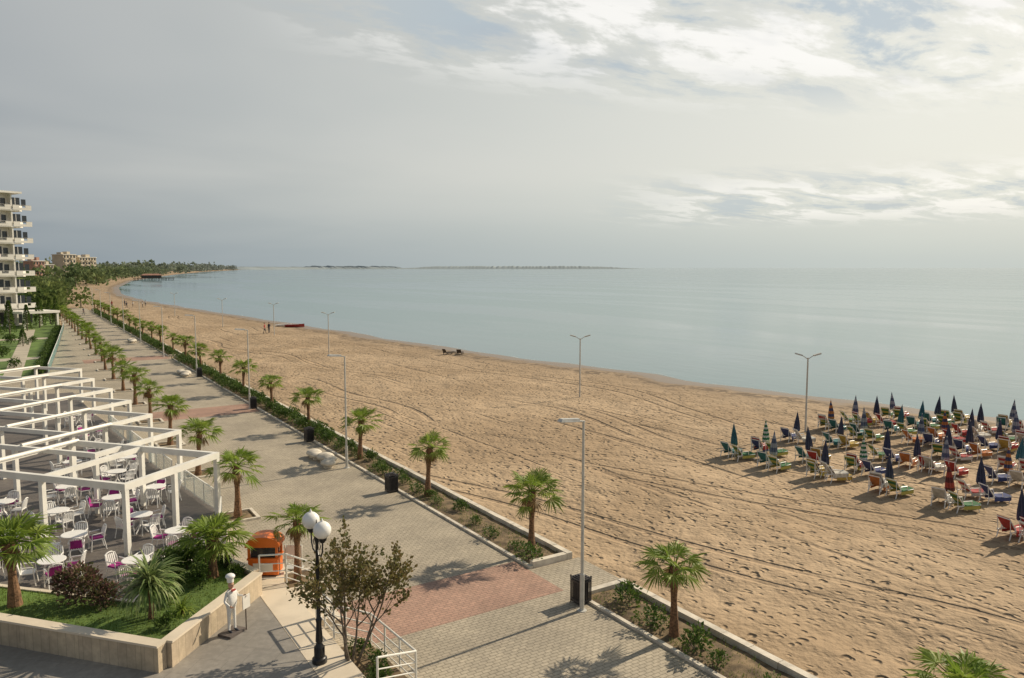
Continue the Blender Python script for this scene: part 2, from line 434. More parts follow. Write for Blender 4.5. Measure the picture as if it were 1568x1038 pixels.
for i in range(6500):
    x=U(15.5,16.95); y=U(5,60)
    if 19.4<y<23: continue
    if noise.noise(Vector((x*.9,y*.6,3)))<-.05: continue
    z=.07; h=U(.05,.15); a=U(0,6.28); w=Vector((math.cos(a),math.sin(a),0))*.014; c=Vector((x,y,z)); t=Vector((U(-.05,.05),U(-.05,.05),h))
    b.add([c-w,c+w,c+t],[(0,1,2)],'grassb')
b.obj('grass_tufts')

# ---------------------------------------------------------------- street lamps
def slamp():
    b=MB(); b.path([(0,0,0),(0,0,.02),(0,0,.03)],[.16,.16,.1],12,'galv')
    b.path([(0,0,0),(0,0,1.2),(0,0,1.25),(0,0,6.2)],[.075,.075,.055,.04],12,'galv')
    b.path([(.05,0,6.17),(-.35,0,6.24)],[.03,.03],8,'galv')
    V=[(-.2,-.09,6.2),(-.95,-.12,6.27),(-.95,.12,6.27),(-.2,.09,6.2),(-.2,-.07,6.3),(-.88,-.09,6.36),(-.88,.09,6.36),(-.2,.07,6.3)]
    b.add(V,[(0,3,2,1),(4,5,6,7),(0,1,5,4),(1,2,6,5),(2,3,7,6),(3,0,4,7)],'galv')
    b.add([(-.35,-.08,6.205),(-.9,-.1,6.256),(-.9,.1,6.256),(-.35,.08,6.205)],[(0,3,2,1)],'globe')
    return b.mesh('street_lamp_mesh')
sm=slamp()
for i in range(10): place('street_lamp',sm,(14.78,18.85+21.05*i,0))
def blamp():
    b=MB(); b.path([(0,0,-.2),(0,0,5.0)],[.07,.05],10,'galv')
    for s_ in (-1,1):
        b.path([(0,0,4.9),(0,s_*.3,5.1),(0,s_*.4,5.15)],[.03,.025,.025],6,'galv')
        b.box((0,s_*.62,5.22),(.2,.5,.09),'galv',mtx=Matrix.Rotation(s_*.28,3,'X'))
    return b.mesh('beach_lamp_mesh')
bm=blamp()
for x,y in ((40.1,51.7),(44.3,32.3),(33.6,96.4),(35,126.7),(32,150.4),(30,190)): place('beach_lamp',bm,(x,y,0),math.radians(-122))

b=MB()
b.path([(0,0,0),(0,0,.12),(0,0,.16),(0,0,.45),(0,0,.55),(0,0,.6),(0,0,1.1),(0,0,1.2),(0,0,1.26),(0,0,3.3),(0,0,3.4),(0,0,3.75),(0,0,3.95)],[.2,.2,.15,.12,.075,.1,.07,.09,.055,.042,.07,.03,.01],14,'black')
for i in range(8):
    a=i*math.pi/4; b.box((math.cos(a)*.125,math.sin(a)*.125,.3),(.04,.03,.28),'black',a)
for s_ in (-1,1):
    b.path([(0,0,3.15),(0,s_*.15,3.02),(0,s_*.32,3.05),(0,s_*.44,3.2),(0,s_*.46,3.42),(0,s_*.46,3.5)],[.025,.022,.022,.022,.022,.022],8,'black')
    b.path([(0,0,3.35),(0,s_*.18,3.42),(0,s_*.3,3.3),(0,s_*.22,3.2)],[.014]*4,6,'black')
    b.path([(0,s_*.46,3.46),(0,s_*.46,3.52),(0,s_*.46,3.58)],[.05,.1,.12],12,'black')
    b.sph((0,s_*.46,3.8),.235,'globe',24,14)
    b.path([(0,s_*.46,4.02),(0,s_*.46,4.06),(0,s_*.46,4.12)],[.05,.03,.008],8,'globe')
me=b.mesh('globe_lamp'); smooth_angle(me); place('globe_street_lamp',me,(6.35,19.5,.4))

# ---------------------------------------------------------------- bins
def binm():
    b=MB(); w=.24
    for sx in(-1,1):
        for sy in(-1,1): b.path([(sx*w,sy*w,0),(sx*w,sy*w,.9)],[.02,.02],6,'bin'); b.sph((sx*w,sy*w,.92),.032,'bin',8,6)
    b.box((0,0,.06),(.46,.46,.04),'bin'); b.box((0,0,.45),(.38,.38,.7),'black')
    for z in(.12,.78):
        for s_ in(-1,1): b.box((0,s_*w,z),(.44,.03,.05),'bin'); b.box((s_*w,0,z+.003),(.03,.44,.05),'bin')
    for i in range(6):
        t=-.18+.072*i
        for s_ in(-1,1):
            b.box((t,s_*w,.45),(.03,.02,.62),'bin'); b.box((s_*w,t,.45),(.02,.03,.62),'bin')
    for i in range(4):
        b.box((0,0,.87+.03*i),(.52-.12*i,.52-.12*i,.026),'bin')
    return b.mesh('litter_bin_mesh')
bn=binm()
for x,y in ((15.12,19.35),(15.02,34.4),(15.1,47.4),(15.05,61.1),(15.0,82)): place('litter_bin',bn,(x,y,.0),U(-.05,.05),.98)
for (x,y) in ((14.2,41.9),(14.0,84.0),(13.9,126.0)):
    b=MB()
    for dx,dy,r in ((-.25,-1.35,.42),(.15,-.6,.36),(.1,.1,.5),(-.2,.75,.34),(-.15,1.35,.45)):
        b.path([(dx,dy,0),(dx,dy,.1)],[r*.6,r*.62],16,'kerb'); b.sph((dx,dy,.26),r,'kerb',20,10,(1,1.1,.48))
    me=b.mesh('stone_bench'); smooth_angle(me,60); place('stone_bench',me,(x,y,0))

# ---------------------------------------------------------------- umbrellas and sunbeds
def clothmat(name,c1,c2=None,n=1):
    m,nt,b_=nmat(name); b_.inputs['Roughness'].default_value=.85
    P=N(nt,'ShaderNodeTexCoord').outputs['Object']; s=N(nt,'ShaderNodeSeparateXYZ'); nt.links.new(P,s.inputs[0])
    f=maprange(nt,noise_(nt,P,5,3),.3,.7)
    o=mixc(nt,f,[x*.7 for x in c1],c1)
    if c2:
        w=math_(nt,'FRACT',math_(nt,'MULTIPLY',s.outputs[2],n)); w=math_(nt,'GREATER_THAN',w,.5); o=mixc(nt,w,o,c2)
    nt.links.new(o,b_.inputs['Base Color']); return m
M['u0']=clothmat('navy_canvas',(.05,.06,.11)); M['u1']=clothmat('teal_canvas',(.04,.14,.18)); M['u2']=clothmat('green_white_canvas',(.03,.18,.08),(.6,.6,.55),4)
M['u3']=clothmat('orange_canvas',(.5,.2,.06),(.05,.06,.13),2.5); M['u4']=clothmat('blue_grey_canvas',(.09,.12,.2),(.28,.3,.34),2)
M['u5']=clothmat('red_canvas',(.4,.07,.05),(.12,.03,.03),2)
M['pole']=mat('umbrella_pole',(.55,.53,.5),.4,.1,4)
def umb(k,seed):
    random.seed(seed); b=MB(); b.path([(0,0,-.1),(0,0,2.2)],[.02,.018],8,'pole')
    n=32; prof=[(.82,.15),(.86,.175),(1.0,.17),(1.25,.15),(1.5,.12),(1.75,.085),(1.95,.055),(2.1,.03),(2.16,.012)]
    vs=[]
    for z,r in prof:
        for j in range(n):
            t=2*math.pi*j/n; rr=r*(1+.3*math.cos(8*t+z*1.2)*(1 if z<1.9 else .3)+.06*math.sin(3*t+seed)); vs.append((rr*math.cos(t),rr*math.sin(t),z+(.05*math.cos(8*t) if z<.9 else 0)))
    fs=[(i*n+j,i*n+(j+1)%n,(i+1)*n+(j+1)%n,(i+1)*n+j) for i in range(len(prof)-1) for j in range(n)]
    b.add(vs,fs,k); b.path([(0,0,1.18),(0,0,1.22)],[.16,.155],16,k)
    b.sph((0,0,2.2),.025,'pole',8,6)
    me=b.mesh('umb'+k); smooth_angle(me,60); return me
ums=[umb('u0',1),umb('u0',2),umb('u1',3),umb('u2',4),umb('u3',5),umb('u4',6),umb('u5',7)]
beds={}
for nm,c,c2 in (('green',(.04,.17,.06),(.42,.38,.09)),('red',(.42,.04,.035),None),('orange',(.52,.18,.05),None),('teal',(.03,.17,.18),None),('blue',(.05,.07,.2),None),('redw',(.42,.05,.05),(.55,.52,.48)),('yellow',(.5,.35,.08),None),('white',(.6,.57,.5),None)):
    M['bed_'+nm]=clothmat('sling_'+nm,c,c2,3)
    b=MB(); k='bed_'+nm
    W=.3
    for s_ in(-1,1):
        b.path([(-.55,s_*W,.34),(.15,s_*W,.31),(.7,s_*W,.36)],[.028]*3,6,'plastic')
        b.path([(-.45,s_*W,.33),(-.55,s_*W,0)],[.028,.022],6,'plastic'); b.path([(.55,s_*W,.33),(.66,s_*W,0)],[.028,.022],6,'plastic')
        b.path([(-.28,s_*(W+.02),.32),(-.25,s_*(W+.03),.58),(.2,s_*(W+.03),.58),(.25,s_*W,.32)],[.022]*4,6,'plastic')
        b.path([(-.15,s_*W,.33),(-.6,s_*W,.95)],[.025,.022],6,'plastic')
        b.path([(-.5,s_*W,.33),(-.56,s_*W,.85)],[.015,.015],6,'plastic')
    b.box((-.6,0,.95),(.05,.6,.05),'plastic')
    def sheet(pts,w,k):
        n=len(pts); V=[]
        for (x,z) in pts: V+= [(x,-w,z),(x,w,z),(x-.0,w,z-.05),(x,-w,z-.05)]
        F=[]
        for i in range(n-1):
            for j in range(4): F.append((i*4+j,i*4+(j+1)%4,(i+1)*4+(j+1)%4,(i+1)*4+j))
        F+=[(0,1,2,3),((n-1)*4,(n-1)*4+3,(n-1)*4+2,(n-1)*4+1)]
        b.add(V,F,k)
    sheet([(-.62,1.0),(-.4,.68),(-.17,.42),(0,.37),(.35,.36),(.72,.42)],W-.01,k)
    for s_ in(-1,1): b.box((.22,s_*(W+.035),.26),(.85,.012,.2),k)
    b.box((.735,0,.28),(.012,.56,.26),k)
    beds[nm]=b.mesh('sun_lounger_'+nm)
UM=[(34.7,30.0),(36.7,29.4),(41.2,30.7),(37.3,26.8),(46.3,31.7),(42.2,28.3),(49.1,31.8),(50.4,31.0),(53.3,31.5),(49.0,28.5),(35.1,24.3),(37.8,23.9),(34.6,27.2),(41.5,24.8),(35.5,21.0),(51.7,28.6),(53.9,28.7),(47.0,26.0),(49.2,25.6),(41.1,22.8),(41.4,21.5),(35.8,18.2),(53.8,25.7),(51.7,25.3),(49.3,22.5),(46.8,22.9),(52.0,22.7),(38.3,18.1),(42.0,18.6),(44.8,23.1),(33.9,14.3),(45.0,19.5),(48.5,18.5),(38.5,13.5),(45.2,28.6),(56,28.5),(56.5,25)]
random.seed(9); bk=['green','green','green','red','redw','teal','blue','orange','yellow','teal','red','redw','white']
ti=[2,3,1,0,4,0,5,0,5,2,0,3,5,0,0,2,0,5,4,0,5,6,0,1,1,0,5,0,4,0,0,2,1,0,5,0,5]
for i,(x,y) in enumerate(UM):
    o=place('beach_umbrella',ums[ti[i]],(x,y,-.06),0,U(.9,1.0),(U(-.07,.07),U(-.07,.07),U(0,6)))
    base=math.radians(-8)
    for s_ in(-1,1):
        kk='orange' if (i in(17,19) and s_>0) else random.choice(bk)
        r=base+U(-.35,.35)
        place('sun_lounger',beds[kk],(x+U(-.15,.25),y+s_*U(.42,.6),-.06),r,.95)
        if R()<.25: place('sun_lounger',beds[random.choice(bk)],(x+U(-.1,.2),y+s_*.48,.1),r+U(-.06,.06),.95)

# ---------------------------------------------------------------- restaurant deck, planters, platform
b=MB(); deckp=[(-.2,27.9),(2.45,25.0),(3.9,27.6),(5.9,28.5),(6.9,32.9),(6.9,34.5),(6.2,40.6),(5.6,46),(5.3,51.5),(4.9,57),(4.2,63),(3.5,75),(-16,75),(-16,44)]
b.prism(deckp,-.1,.4,'kerb','deck'); b.obj('restaurant_deck')
b=MB(); b.prism([(-16,44),(-.2,27.9),(2.45,25.0),(3.9,27.6),(5.9,28.3),(6.9,27.4),(6.1,25.0),(6.05,12),(-16,12)],-.1,.396,'cream','tile'); b.obj('terrace_pavement')
b=MB()
b.prism([(6.05,12),(7.1,12),(7.1,25.4),(7.7,27.4),(6.6,27.9),(6.12,25.4)],-.1,.4,'cream')
for i in range(3): b.prism([(7.1+.32*i,22.3),(7.42+.32*i,22.3),(7.42+.32*i,24.8),(7.1+.32*i,24.8)],-.05,.3-.1*i,'cream')
b.obj('entrance_steps')
outer=[(-7.5,33.2),(2.7,21.35),(6.1,24.85)]
b=MB()
def wallseg(b,p,q,th,z0,z1,k,capk=None):
    p=Vector((p[0],p[1],0));q=Vector((q[0],q[1],0)); b.beam(p+Vector((0,0,(z0+z1)/2)),q+Vector((0,0,(z0+z1)/2)),th,z1-z0,k)
    if capk: b.beam(p+Vector((0,0,z1+.03)),q+Vector((0,0,z1+.03)),th+.06,.06,capk)
wallseg(b,outer[0],(2.72,21.33),.3,.38,1.08,'wallstone','cream')
wallseg(b,(2.85,21.45),(6.1,24.85),.3,.381,1.077,'wallstone','cream')
wallseg(b,(6.1,25.05),(5.3,27.3),.2,.382,1.06,'wallstone','cream')
ip=[(5.25,27.4),(3.9,27.6),(2.5,25.0),(-.3,27.9),(-5,33.1)]
for i in range(4): wallseg(b,ip[i],ip[i+1],.16,.383,.98-.004*i,'cream')
b.prism([(-7.4,33.2),(2.75,21.5),(6.0,24.9),(5.25,27.35),(3.9,27.55),(2.5,24.95),(-.3,27.85),(-5,33.1)],.3,.93,'soil','lawn')
b.obj('stone_planter_wall')
random.seed(8); b=MB()
poly=[(-3,28.2),(2.75,21.5),(6.0,24.9),(5.25,27.3),(3.9,27.5),(2.5,24.9),(-.3,27.8),(-2,29.6)]
def inside(x,y,pg):
    c=False;n=len(pg)
    for i in range(n):
        x1,y1=pg[i];x2,y2=pg[i-1]
        if (y1>y)!=(y2>y) and x<(x2-x1)*(y-y1)/(y2-y1)+x1: c=not c
    return c
for i in range(16000):
    x=U(-3,6);y=U(21.5,29)
    if not inside(x,y,poly): continue
    a=U(0,6.28); w=Vector((math.cos(a),math.sin(a),0))*.012; c=Vector((x,y,.92)); t=Vector((U(-.04,.04),U(-.04,.04),U(.05,.11)))
    b.add([c-w,c+w,c+t],[(0,1,2)],'grassb')
b.obj('planter_grass')
bg=shrub(41,1500,'purple',.8,.85,.11); place('bougainvillea_bush',bg,(1.0,26.0,.92),0,1.05)
place('bougainvillea_bush',shrub(42,800,'purple',.5,.6,.1),(1.7,25.2,.92))
gs=[shrub(43,700,'shrub',.55,.6,.09),shrub(44,600,'shrub',.5,.8,.12)]
for x,y,s_ in ((4.3,26.9,1.1),(3.5,26.0,1.0),(5.4,26.3,.7),(4.3,25.2,.75),(3.4,24.3,.6),(5.5,25.4,.6),(4.9,27.1,.8),(3.0,22.7,.5),(3.7,26.8,1.2),(-1.6,28.3,1.1),(-2.3,29.8,1.2)): place('shrub',random.choice(gs),(x,y,.92),U(0,6),s_)
def spiky(seed,n,L,th,k,w=.03):
    random.seed(seed); b=MB(); b.path([(0,0,0),(.03,.02,th*.5),(0,0,th)],[.08,.06,.06],8,'trunk')
    for i in range(n):
        t=i/n; az=i*2.4+U(-.2,.2); el=math.radians(85-85*t+U(-8,8)); l=L*U(.8,1.1)
        h=Vector((math.cos(az),math.sin(az),0)); s_=Vector((-math.sin(az),math.cos(az),0)); p=Vector((0,0,th+U(-.12,.05)))
        V=[];e=el; steps=7
        for j in range(steps+1):
            ww=w*math.sin(math.pi*min(1,.25+.75*j/steps))+.002
            V+=[p-s_*ww,p+s_*ww]; p=p+(h*math.cos(e)+Vector((0,0,math.sin(e))))*l/steps; e-=.3*(1+.4*j/steps)*(.6+t*.3)
            e=max(e,-1.5)
        b.add(V,[(2*j,2*j+1,2*j+3,2*j+2) for j in range(steps)],k)
    return b.mesh('yucca_mesh%d'%seed)
place('yucca_plant',spiky(51,230,1.1,.95,'yucca',.032),(2.75,23.55,.93),0,1.05)
place('yucca_plant',spiky(52,60,.7,.15,'frond',.02),(3.55,23.4,.93),0,.9)

# pergolas
AB=Vector((.77,.635,0)).normalized(); BD=Vector((-.635,.77,0)).normalized()
Bs=[(6.8,34.1),(6.3,40.2),(5.7,45.4),(5.3,51.0),(4.8,56.5),(4.2,62.6),(3.8,69)]
for i,(x,y) in enumerate(Bs):
    b=MB(); B0=Vector((x,y,0)); A0=B0-AB*5.0; Ln=8.0 if i==0 else 4.6
    z=2.98-.02*(i%2); big=.26 if i==0 else .2
    hz=Vector((0,0,1))
    b.beam(A0+hz*z-AB*.1,B0+hz*z+AB*.1,.18,big,'white')
    b.beam(A0+BD*.09+hz*(z-.003),A0+BD*(Ln+3)+hz*(z-.003),.18,big,'white')
    b.beam(B0+BD*.09+hz*(z-.004),B0+BD*Ln+hz*(z-.004),.18,big,'white')
    for t in ((.5,1.0) if i==0 else (1.0,)): b.beam(A0+AB*.09+BD*Ln*t+hz*(z-.005),B0-AB*.09+BD*Ln*t+hz*(z-.005),.14,big-.05,'white')
    for s_,t_ in ((0,0),(1,0),(.5,0),(0,.5),(1,.5),(0,1),(1,1)):
        if i and (s_==.5 or t_==.5): continue
        p=A0+AB*5*s_+BD*Ln*t_
        b.box((p.x,p.y,(.4+z-.1)/2),(.18,.18,z-.5),'white',math.atan2(AB.y,AB.x))
    b.path([A0+BD*(Ln-.4)+hz*(z+.12),B0+BD*(Ln-.4)+hz*(z+.12)],[.09,.09],10,'white')
    b.obj('white_pergola')
def balus(name,pts,h=1.0,z=.4,glass='glass'):
    b=MB()
    for i in range(len(pts)-1):
        p=Vector((*pts[i],z));q=Vector((*pts[i+1],z)); L=(q-p).length; n=max(1,round(L/1.4))
        for j in range(n):
            a=p.lerp(q,j/n);c=p.lerp(q,(j+1)/n); d=(c-a).normalized()
            b.beam(a+d*.05+Vector((0,0,h*.52)),c-d*.05+Vector((0,0,h*.52)),.015,h*.84,glass)
            b.box((a.x,a.y,z+h/2),(.05,.05,h),'white')
        b.beam(p+Vector((0,0,h)),q+Vector((0,0,h)),.06,.04,'white'); b.box((q.x,q.y,z+h/2),(.052,.052,h),'white')
    return b.obj(name)
for pp in ([(5.9,29.5),(6.75,33.2)],[(6.75,34.6),(6.1,40.1)],[(6.05,41),(5.55,45.3)],[(5.5,46.5),(5.1,51)],[(5.0,52),(4.6,56.5)]): balus('glass_balustrade',pp,1.0)

def chair(cush):
    b=MB(); k='plastic'
    for sx in(-1,1):
        b.path([(.24,sx*.23,0),(.2,sx*.23,.43),(.19,sx*.24,.64),(-.16,sx*.25,.66)],[.02,.018,.022,.024],6,k)
        b.path([(-.28,sx*.23,0),(-.2,sx*.21,.43),(-.24,sx*.22,.66),(-.3,sx*.19,.84)],[.02,.02,.022,.02],6,k)
    b.box((0,0,.43),(.44,.46,.03),k)
    for j in range(5): 
        y=-.15+.075*j; b.beam((-.2,y,.44),(-.3,y*.95,.84),.045,.012,k)
    b.path([(-.3,-.2,.83),(-.32,-.1,.88),(-.325,0,.895),(-.32,.1,.88),(-.3,.2,.83)],[.025]*5,6,k)
    if cush: b.box((.01,0,.47),(.4,.4,.06),'magenta'); 
    if cush==2: b.box((-.235,0,.64),(.05,.36,.32),'magenta',mtx=Matrix.Rotation(-.25,3,'Y'))
    return b.mesh('plastic_chair_mesh')
chs=[chair(0),chair(1),chair(2)]
b=MB(); b.path([(0,0,.7),(0,0,.715),(0,0,.74),(0,0,.745)],[.4,.44,.44,.42],28,'plastic'); b.path([(0,0,.72),(0,0,.3)],[.05,.05],10,'plastic')
for i in range(4): 
    a=i*math.pi/2+.78; b.path([(0,0,.35),(math.cos(a)*.32,math.sin(a)*.32,.02)],[.035,.025],6,'plastic')
tb=b.mesh('round_table_mesh')
random.seed(12)
T=[(0.5,29.7),(2.9,28.2),(4.6,30.6),(1.3,32.2),(3.7,33.4),(-.9,33.8),(.9,35.8),(3.0,36.6),(4.8,37.4),(-1.0,38.4),(1.4,39.6),(3.6,41.3),(4.4,44.2),(1.9,44.6),(3.6,48.0),(3.4,53.0),(3.0,59),(-1.8,30.6)]
for x,y in T:
    place('round_table',tb,(x,y,.4),0)
    a0=U(0,6.28)
    for j in range(4):
        a=a0+j*math.pi/2+U(-.2,.2); r=U(.6,.75)
        place('plastic_chair',chs[random.choice([0,0,0,1,1,2])],(x+math.cos(a)*r,y+math.sin(a)*r,.4),a+math.pi+U(-.3,.3))

def railing(pts,name='white_railing',h=1.0):
    b=MB()
    for i in range(len(pts)-1):
        p=Vector(pts[i]);q=Vector(pts[i+1]); L=(q-p).length; n=max(1,round(L/1.0))
        for j in range(n+1):
            if j==0 and i>0: continue
            a=p.lerp(q,j/n); b.path([a,a+Vector((0,0,h))],[.032,.032],8,'white')
        for hh,r in ((h-.01,.03),(h*.68,.018),(h*.42,.018),(h*.18,.018)):
            b.path([p+Vector((0,0,hh)),q+Vector((0,0,hh))],[r,r],8,'white')
    return b.obj(name)
railing([(6.35,25.6,.4),(7.15,25.25,.4),(8.0,24.95,.0)])
railing([(8.05,22.1,0),(7.15,22.15,.4),(7.15,20.6,.4),(8.15,20.3,0),(8.3,17.6,0),(7.1,17.3,.3)])
b=MB(); b.prism([(7.1,17.4),(8.2,17.7),(8.08,20.2),(7.1,20.5)],-.05,.15,'cream','soil'); b.obj('tree_bed')
for x,y in ((7.5,18.2),(7.8,18.9),(7.6,19.8),(7.4,17.9)): place('shrub',shr[0],(x,y,.14),U(0,6),.7)
def tree(seed):
    random.seed(seed); b=MB(); tips=[]
    def br(p,d,l,r,lv):
        ps=[p];rs=[r];q=p.copy();dd=d.copy()
        for i in range(4):
            dd=(dd+Vector((U(-.16,.16),U(-.16,.16),U(-.02,.12)))).normalized(); q=q+dd*l/4; ps.append(q.copy()); rs.append(r*(1-.14*(i+1)))
            if lv>=2: tips.append((q.copy(),dd.copy()))
        b.path(ps,rs,6 if lv<2 else 4,'bark',False)
        if lv<3:
            for i in range(2):
                s_=ps[random.choice([2,3,4])] if lv else ps[random.choice([3,4])]
                ax=Vector((U(-1,1),U(-1,1),U(-.1,.5))).normalized()
                br(s_,(dd*.75+ax*.75).normalized(),l*U(.55,.75),r*.5,lv+1)
            br(ps[-1],dd,l*.6,r*.55,lv+1)
    for i in range(6):
        a=i*1.05+U(-.3,.3); br(Vector((math.cos(a)*.1,math.sin(a)*.1,0)),Vector((math.cos(a)*.36,math.sin(a)*.36,1)).normalized(),U(1.3,1.7),.045,0)
    for p,d in tips:
        for j in range(5):
            if R()<.66: leafq(b,p+Vector((U(-.12,.12),U(-.12,.12),U(-.1,.1))),U(.09,.15),'leaf',d+Vector((U(-1,1),U(-1,1),U(-.9,.7))))
    zmax=max(v[2] for v in b.v); return b.mesh('tree_mesh'),zmax
tm,zm=tree(61); place('ornamental_tree',tm,(7.2,19.3,.1),0,3.9/zm)

b=MB()
b.box((0,0,.3),(.9,.6,.5),'orange'); b.box((0,0,.03),(.8,.5,.06),'black')
for sx in(-1,1):
    for sy in(-1,1): b.box((sx*.42,sy*.27,.78),(.07,.07,.46),'orange')
b.box((0,0,.77),(.76,.46,.42),'window'); b.box((0,0,.56),(.96,.66,.05),'orange')
n=10; V=[]
for i in range(n+1):
    t=math.pi*i/n; x=-.52*math.cos(t); z=1.0+.26*math.sin(t); V+=[(x,-.36,z),(x,.36,z),(x,.36,z-.04 if 0<i<n else z-.06),(x,-.36,z-.04 if 0<i<n else z-.06)]
F=[(i*4+j,i*4+(j+1)%4,(i+1)*4+(j+1)%4,(i+1)*4+j) for i in range(n) for j in range(4)]+[tuple(i*4+3 for i in range(n+1)),tuple(i*4+2 for i in range(n+1))]
b.add(V,F,'orange'); b.box((0,-.31,.3),(.6,.012,.26),'white')
b.obj('ice_cream_cart',loc=(6.78,26.45,.4),rz=math.radians(-30),sc=1.12)
b=MB(); 
for s_ in(-1,1): b.box((s_*.3,0,.45),(.05,.05,.9),'galv')
b.box((0,.03,.62),(.62,.04,.5),'white',mtx=Matrix.Rotation(-.25,3,'X')); b.box((0,-.02,.05),(.7,.35,.05),'galv'); b.obj('menu_board',loc=(8.0,27.3,0),rz=math.radians(-35))

# ---------------------------------------------------------------- people (skin-modifier bodies)
def figure(name,J,E,rad,matfn,head,loc,rz=0,sc=1,extra=None,hands=None,headmat='skin'):
    names=list(J); me=bpy.data.meshes.new('sk'); me.from_pydata([J[n] for n in names],[(names.index(a),names.index(c)) for a,c in E],[])
    o=bpy.data.objects.new('sk',me); scene.collection.objects.link(o)
    md=o.modifiers.new('s','SKIN'); 
    for i,n in enumerate(names):
        r=rad[n]; me.skin_vertices[0].data[i].radius=(r,r) if not isinstance(r,tuple) else r
    me.skin_vertices[0].data[names.index('pelvis')].use_root=True
    o.modifiers.new('d','SUBSURF').levels=2
    dg=bpy.context.evaluated_depsgraph_get(); ev=bpy.data.meshes.new_from_object(o.evaluated_get(dg))
    b=MB(); vs=[v.co.copy() for v in ev.vertices]
    groups={}
    for p in ev.polygons: groups.setdefault(matfn(p.center),[]).append(tuple(p.vertices))
    for k,fs in groups.items(): b.add(vs,fs,k)
    bpy.data.objects.remove(o)
    hx,hy,hz,hr=head
    b.sph((hx,hy,hz),hr,headmat,16,12,(.86,.78,1.12)); 
    b.sph((hx,hy-hr*.78,hz-hr*.1),hr*.16,headmat,8,6,(.7,1,1.3))
    for s_ in(-1,1):
        b.sph((hx+s_*hr*.3,hy-hr*.68,hz+hr*.08),hr*.11,'hair',8,6); b.sph((hx+s_*hr*.86,hy,hz-hr*.05),hr*.2,headmat,8,6,(.4,.7,1.2))
    b.box((hx,hy-hr*.72,hz-hr*.48),(hr*.45,hr*.06,hr*.08),'cloth_r')
    for hp,dr in (hands or []):
        hp=Vector(hp); dr=Vector(dr).normalized(); s_=dr.cross(Vector((0,1,0)));s_=s_.normalized() if s_.length>.1 else Vector((1,0,0))
        b.sph(hp+dr*.04,.042,headmat,10,8,(.8,.8,1.1))
        for i,l in enumerate((.07,.08,.075,.06)):
            q=hp+dr*.07+s_*(i-1.5)*.02; b.path([q,q+dr*l*.6,q+dr*l*.9+Vector((0,-.02,0))],[.01,.009,.007],5,headmat)
        b.path([hp+dr*.03,hp+dr*.06+s_*-.045,hp+dr*.09-s_*.05],[.012,.01,.008],5,headmat)
    if extra: extra(b)
    m=b.mesh(name); smooth_angle(m,60); return place(name,m,loc,rz,sc)
def std(lean=0,stride=.12,arm=.0):
    J=dict(pelvis=(0,0,.95),belly=(0,-.01,1.1),chest=(0,0,1.32),neck=(0,0,1.5),head0=(0,-.01,1.57),
     sl=(.17,0,1.42),el=(.24,.03,1.15),wl=(.22,-.08-arm,.93),sr=(-.17,0,1.42),er=(-.24,.03,1.15),wr=(-.22,-.06,.93),
     hl=(.1,0,.88),kl=(.11,-stride*.5,.5),al=(.11,-stride,.09),tl=(.12,-stride-.15,.04),hr=(-.1,0,.88),kr=(-.11,stride*.3,.5),ar=(-.11,stride,.09),tr=(-.12,stride-.15,.04))
    E=[('pelvis','belly'),('belly','chest'),('chest','neck'),('neck','head0'),('chest','sl'),('sl','el'),('el','wl'),('chest','sr'),('sr','er'),('er','wr'),('pelvis','hl'),('hl','kl'),('kl','al'),('al','tl'),('pelvis','hr'),('hr','kr'),('kr','ar'),('ar','tr')]
    r=dict(pelvis=(.15,.11),belly=(.14,.1),chest=(.16,.11),neck=.055,head0=.05,sl=.065,el=.045,wl=.03,sr=.065,er=.045,wr=.03,hl=.09,kl=.06,al=.045,tl=.035,hr=.09,kr=.06,ar=.045,tr=.035)
    return J,E,r
J,E,r=std(0,.03)
r['belly']=(.2,.17); r['chest']=(.19,.14); r['pelvis']=(.18,.15)
J['el']=(.3,-.02,1.18); J['wl']=(.3,-.26,1.2); J['er']=(-.3,0,1.16); J['wr']=(-.3,-.22,1.05)
def chefextra(b):
    b.path([(0,0,1.76),(0,0,1.88)],[.11,.112],18,'plastic'); b.sph((0,0,1.95),.16,'plastic',18,10,(1,1,.6))
    b.box((0,0,-.0),(.75,.55,.08),'statuebase')
    b.path([(.32,-.33,0),(.32,-.33,1.25)],[.02,.02],8,'dark'); b.box((.32,-.36,1.0),(.34,.03,.46),'white')
    b.box((0,-.12,1.49),(.16,.07,.05),'cloth_r')
figure('chef_statue',J,E,r,lambda c:'cloth_d' if c.z<.12 else ('skin' if c.z>1.5 else 'jacket'),(0,-.02,1.66,.12),(4.75,22.5,.43),math.radians(35),.86,chefextra,[((.3,-.26,1.2),(0.05,-1,.1)),((-.3,-.22,1.05),(0,-1,-.1))])
random.seed(15)
for i,(x,y) in enumerate(((34.6,131),(35.6,132),(29,236),(27,240),(25,236),(31,246),(22,243),(26,250),(12.6,205))):
    J,E,r=std(0,U(.02,.2),U(0,.1)); top=random.choice(['cloth_r','cloth_d','jacket','cloth_d'])
    figure('person',J,E,r,lambda c,t=top:'hair' if c.z<.08 else ('cloth_d' if c.z<.95 else (t if (c.z<1.49 and not(abs(c.x)>.2 and c.z<1.1)) else 'skin')),(0,-.01,1.66,.115),(x,y,-.06 if x>17 else 0),U(0,6.28),U(.95,1.03),
      lambda b:b.sph((0,.02,1.7),.118,'hair',12,8,(.9,.85,1.0)),[((.22,-.08,.93),(0,-.2,-1)),((-.22,-.06,.93),(0,-.2,-1))])

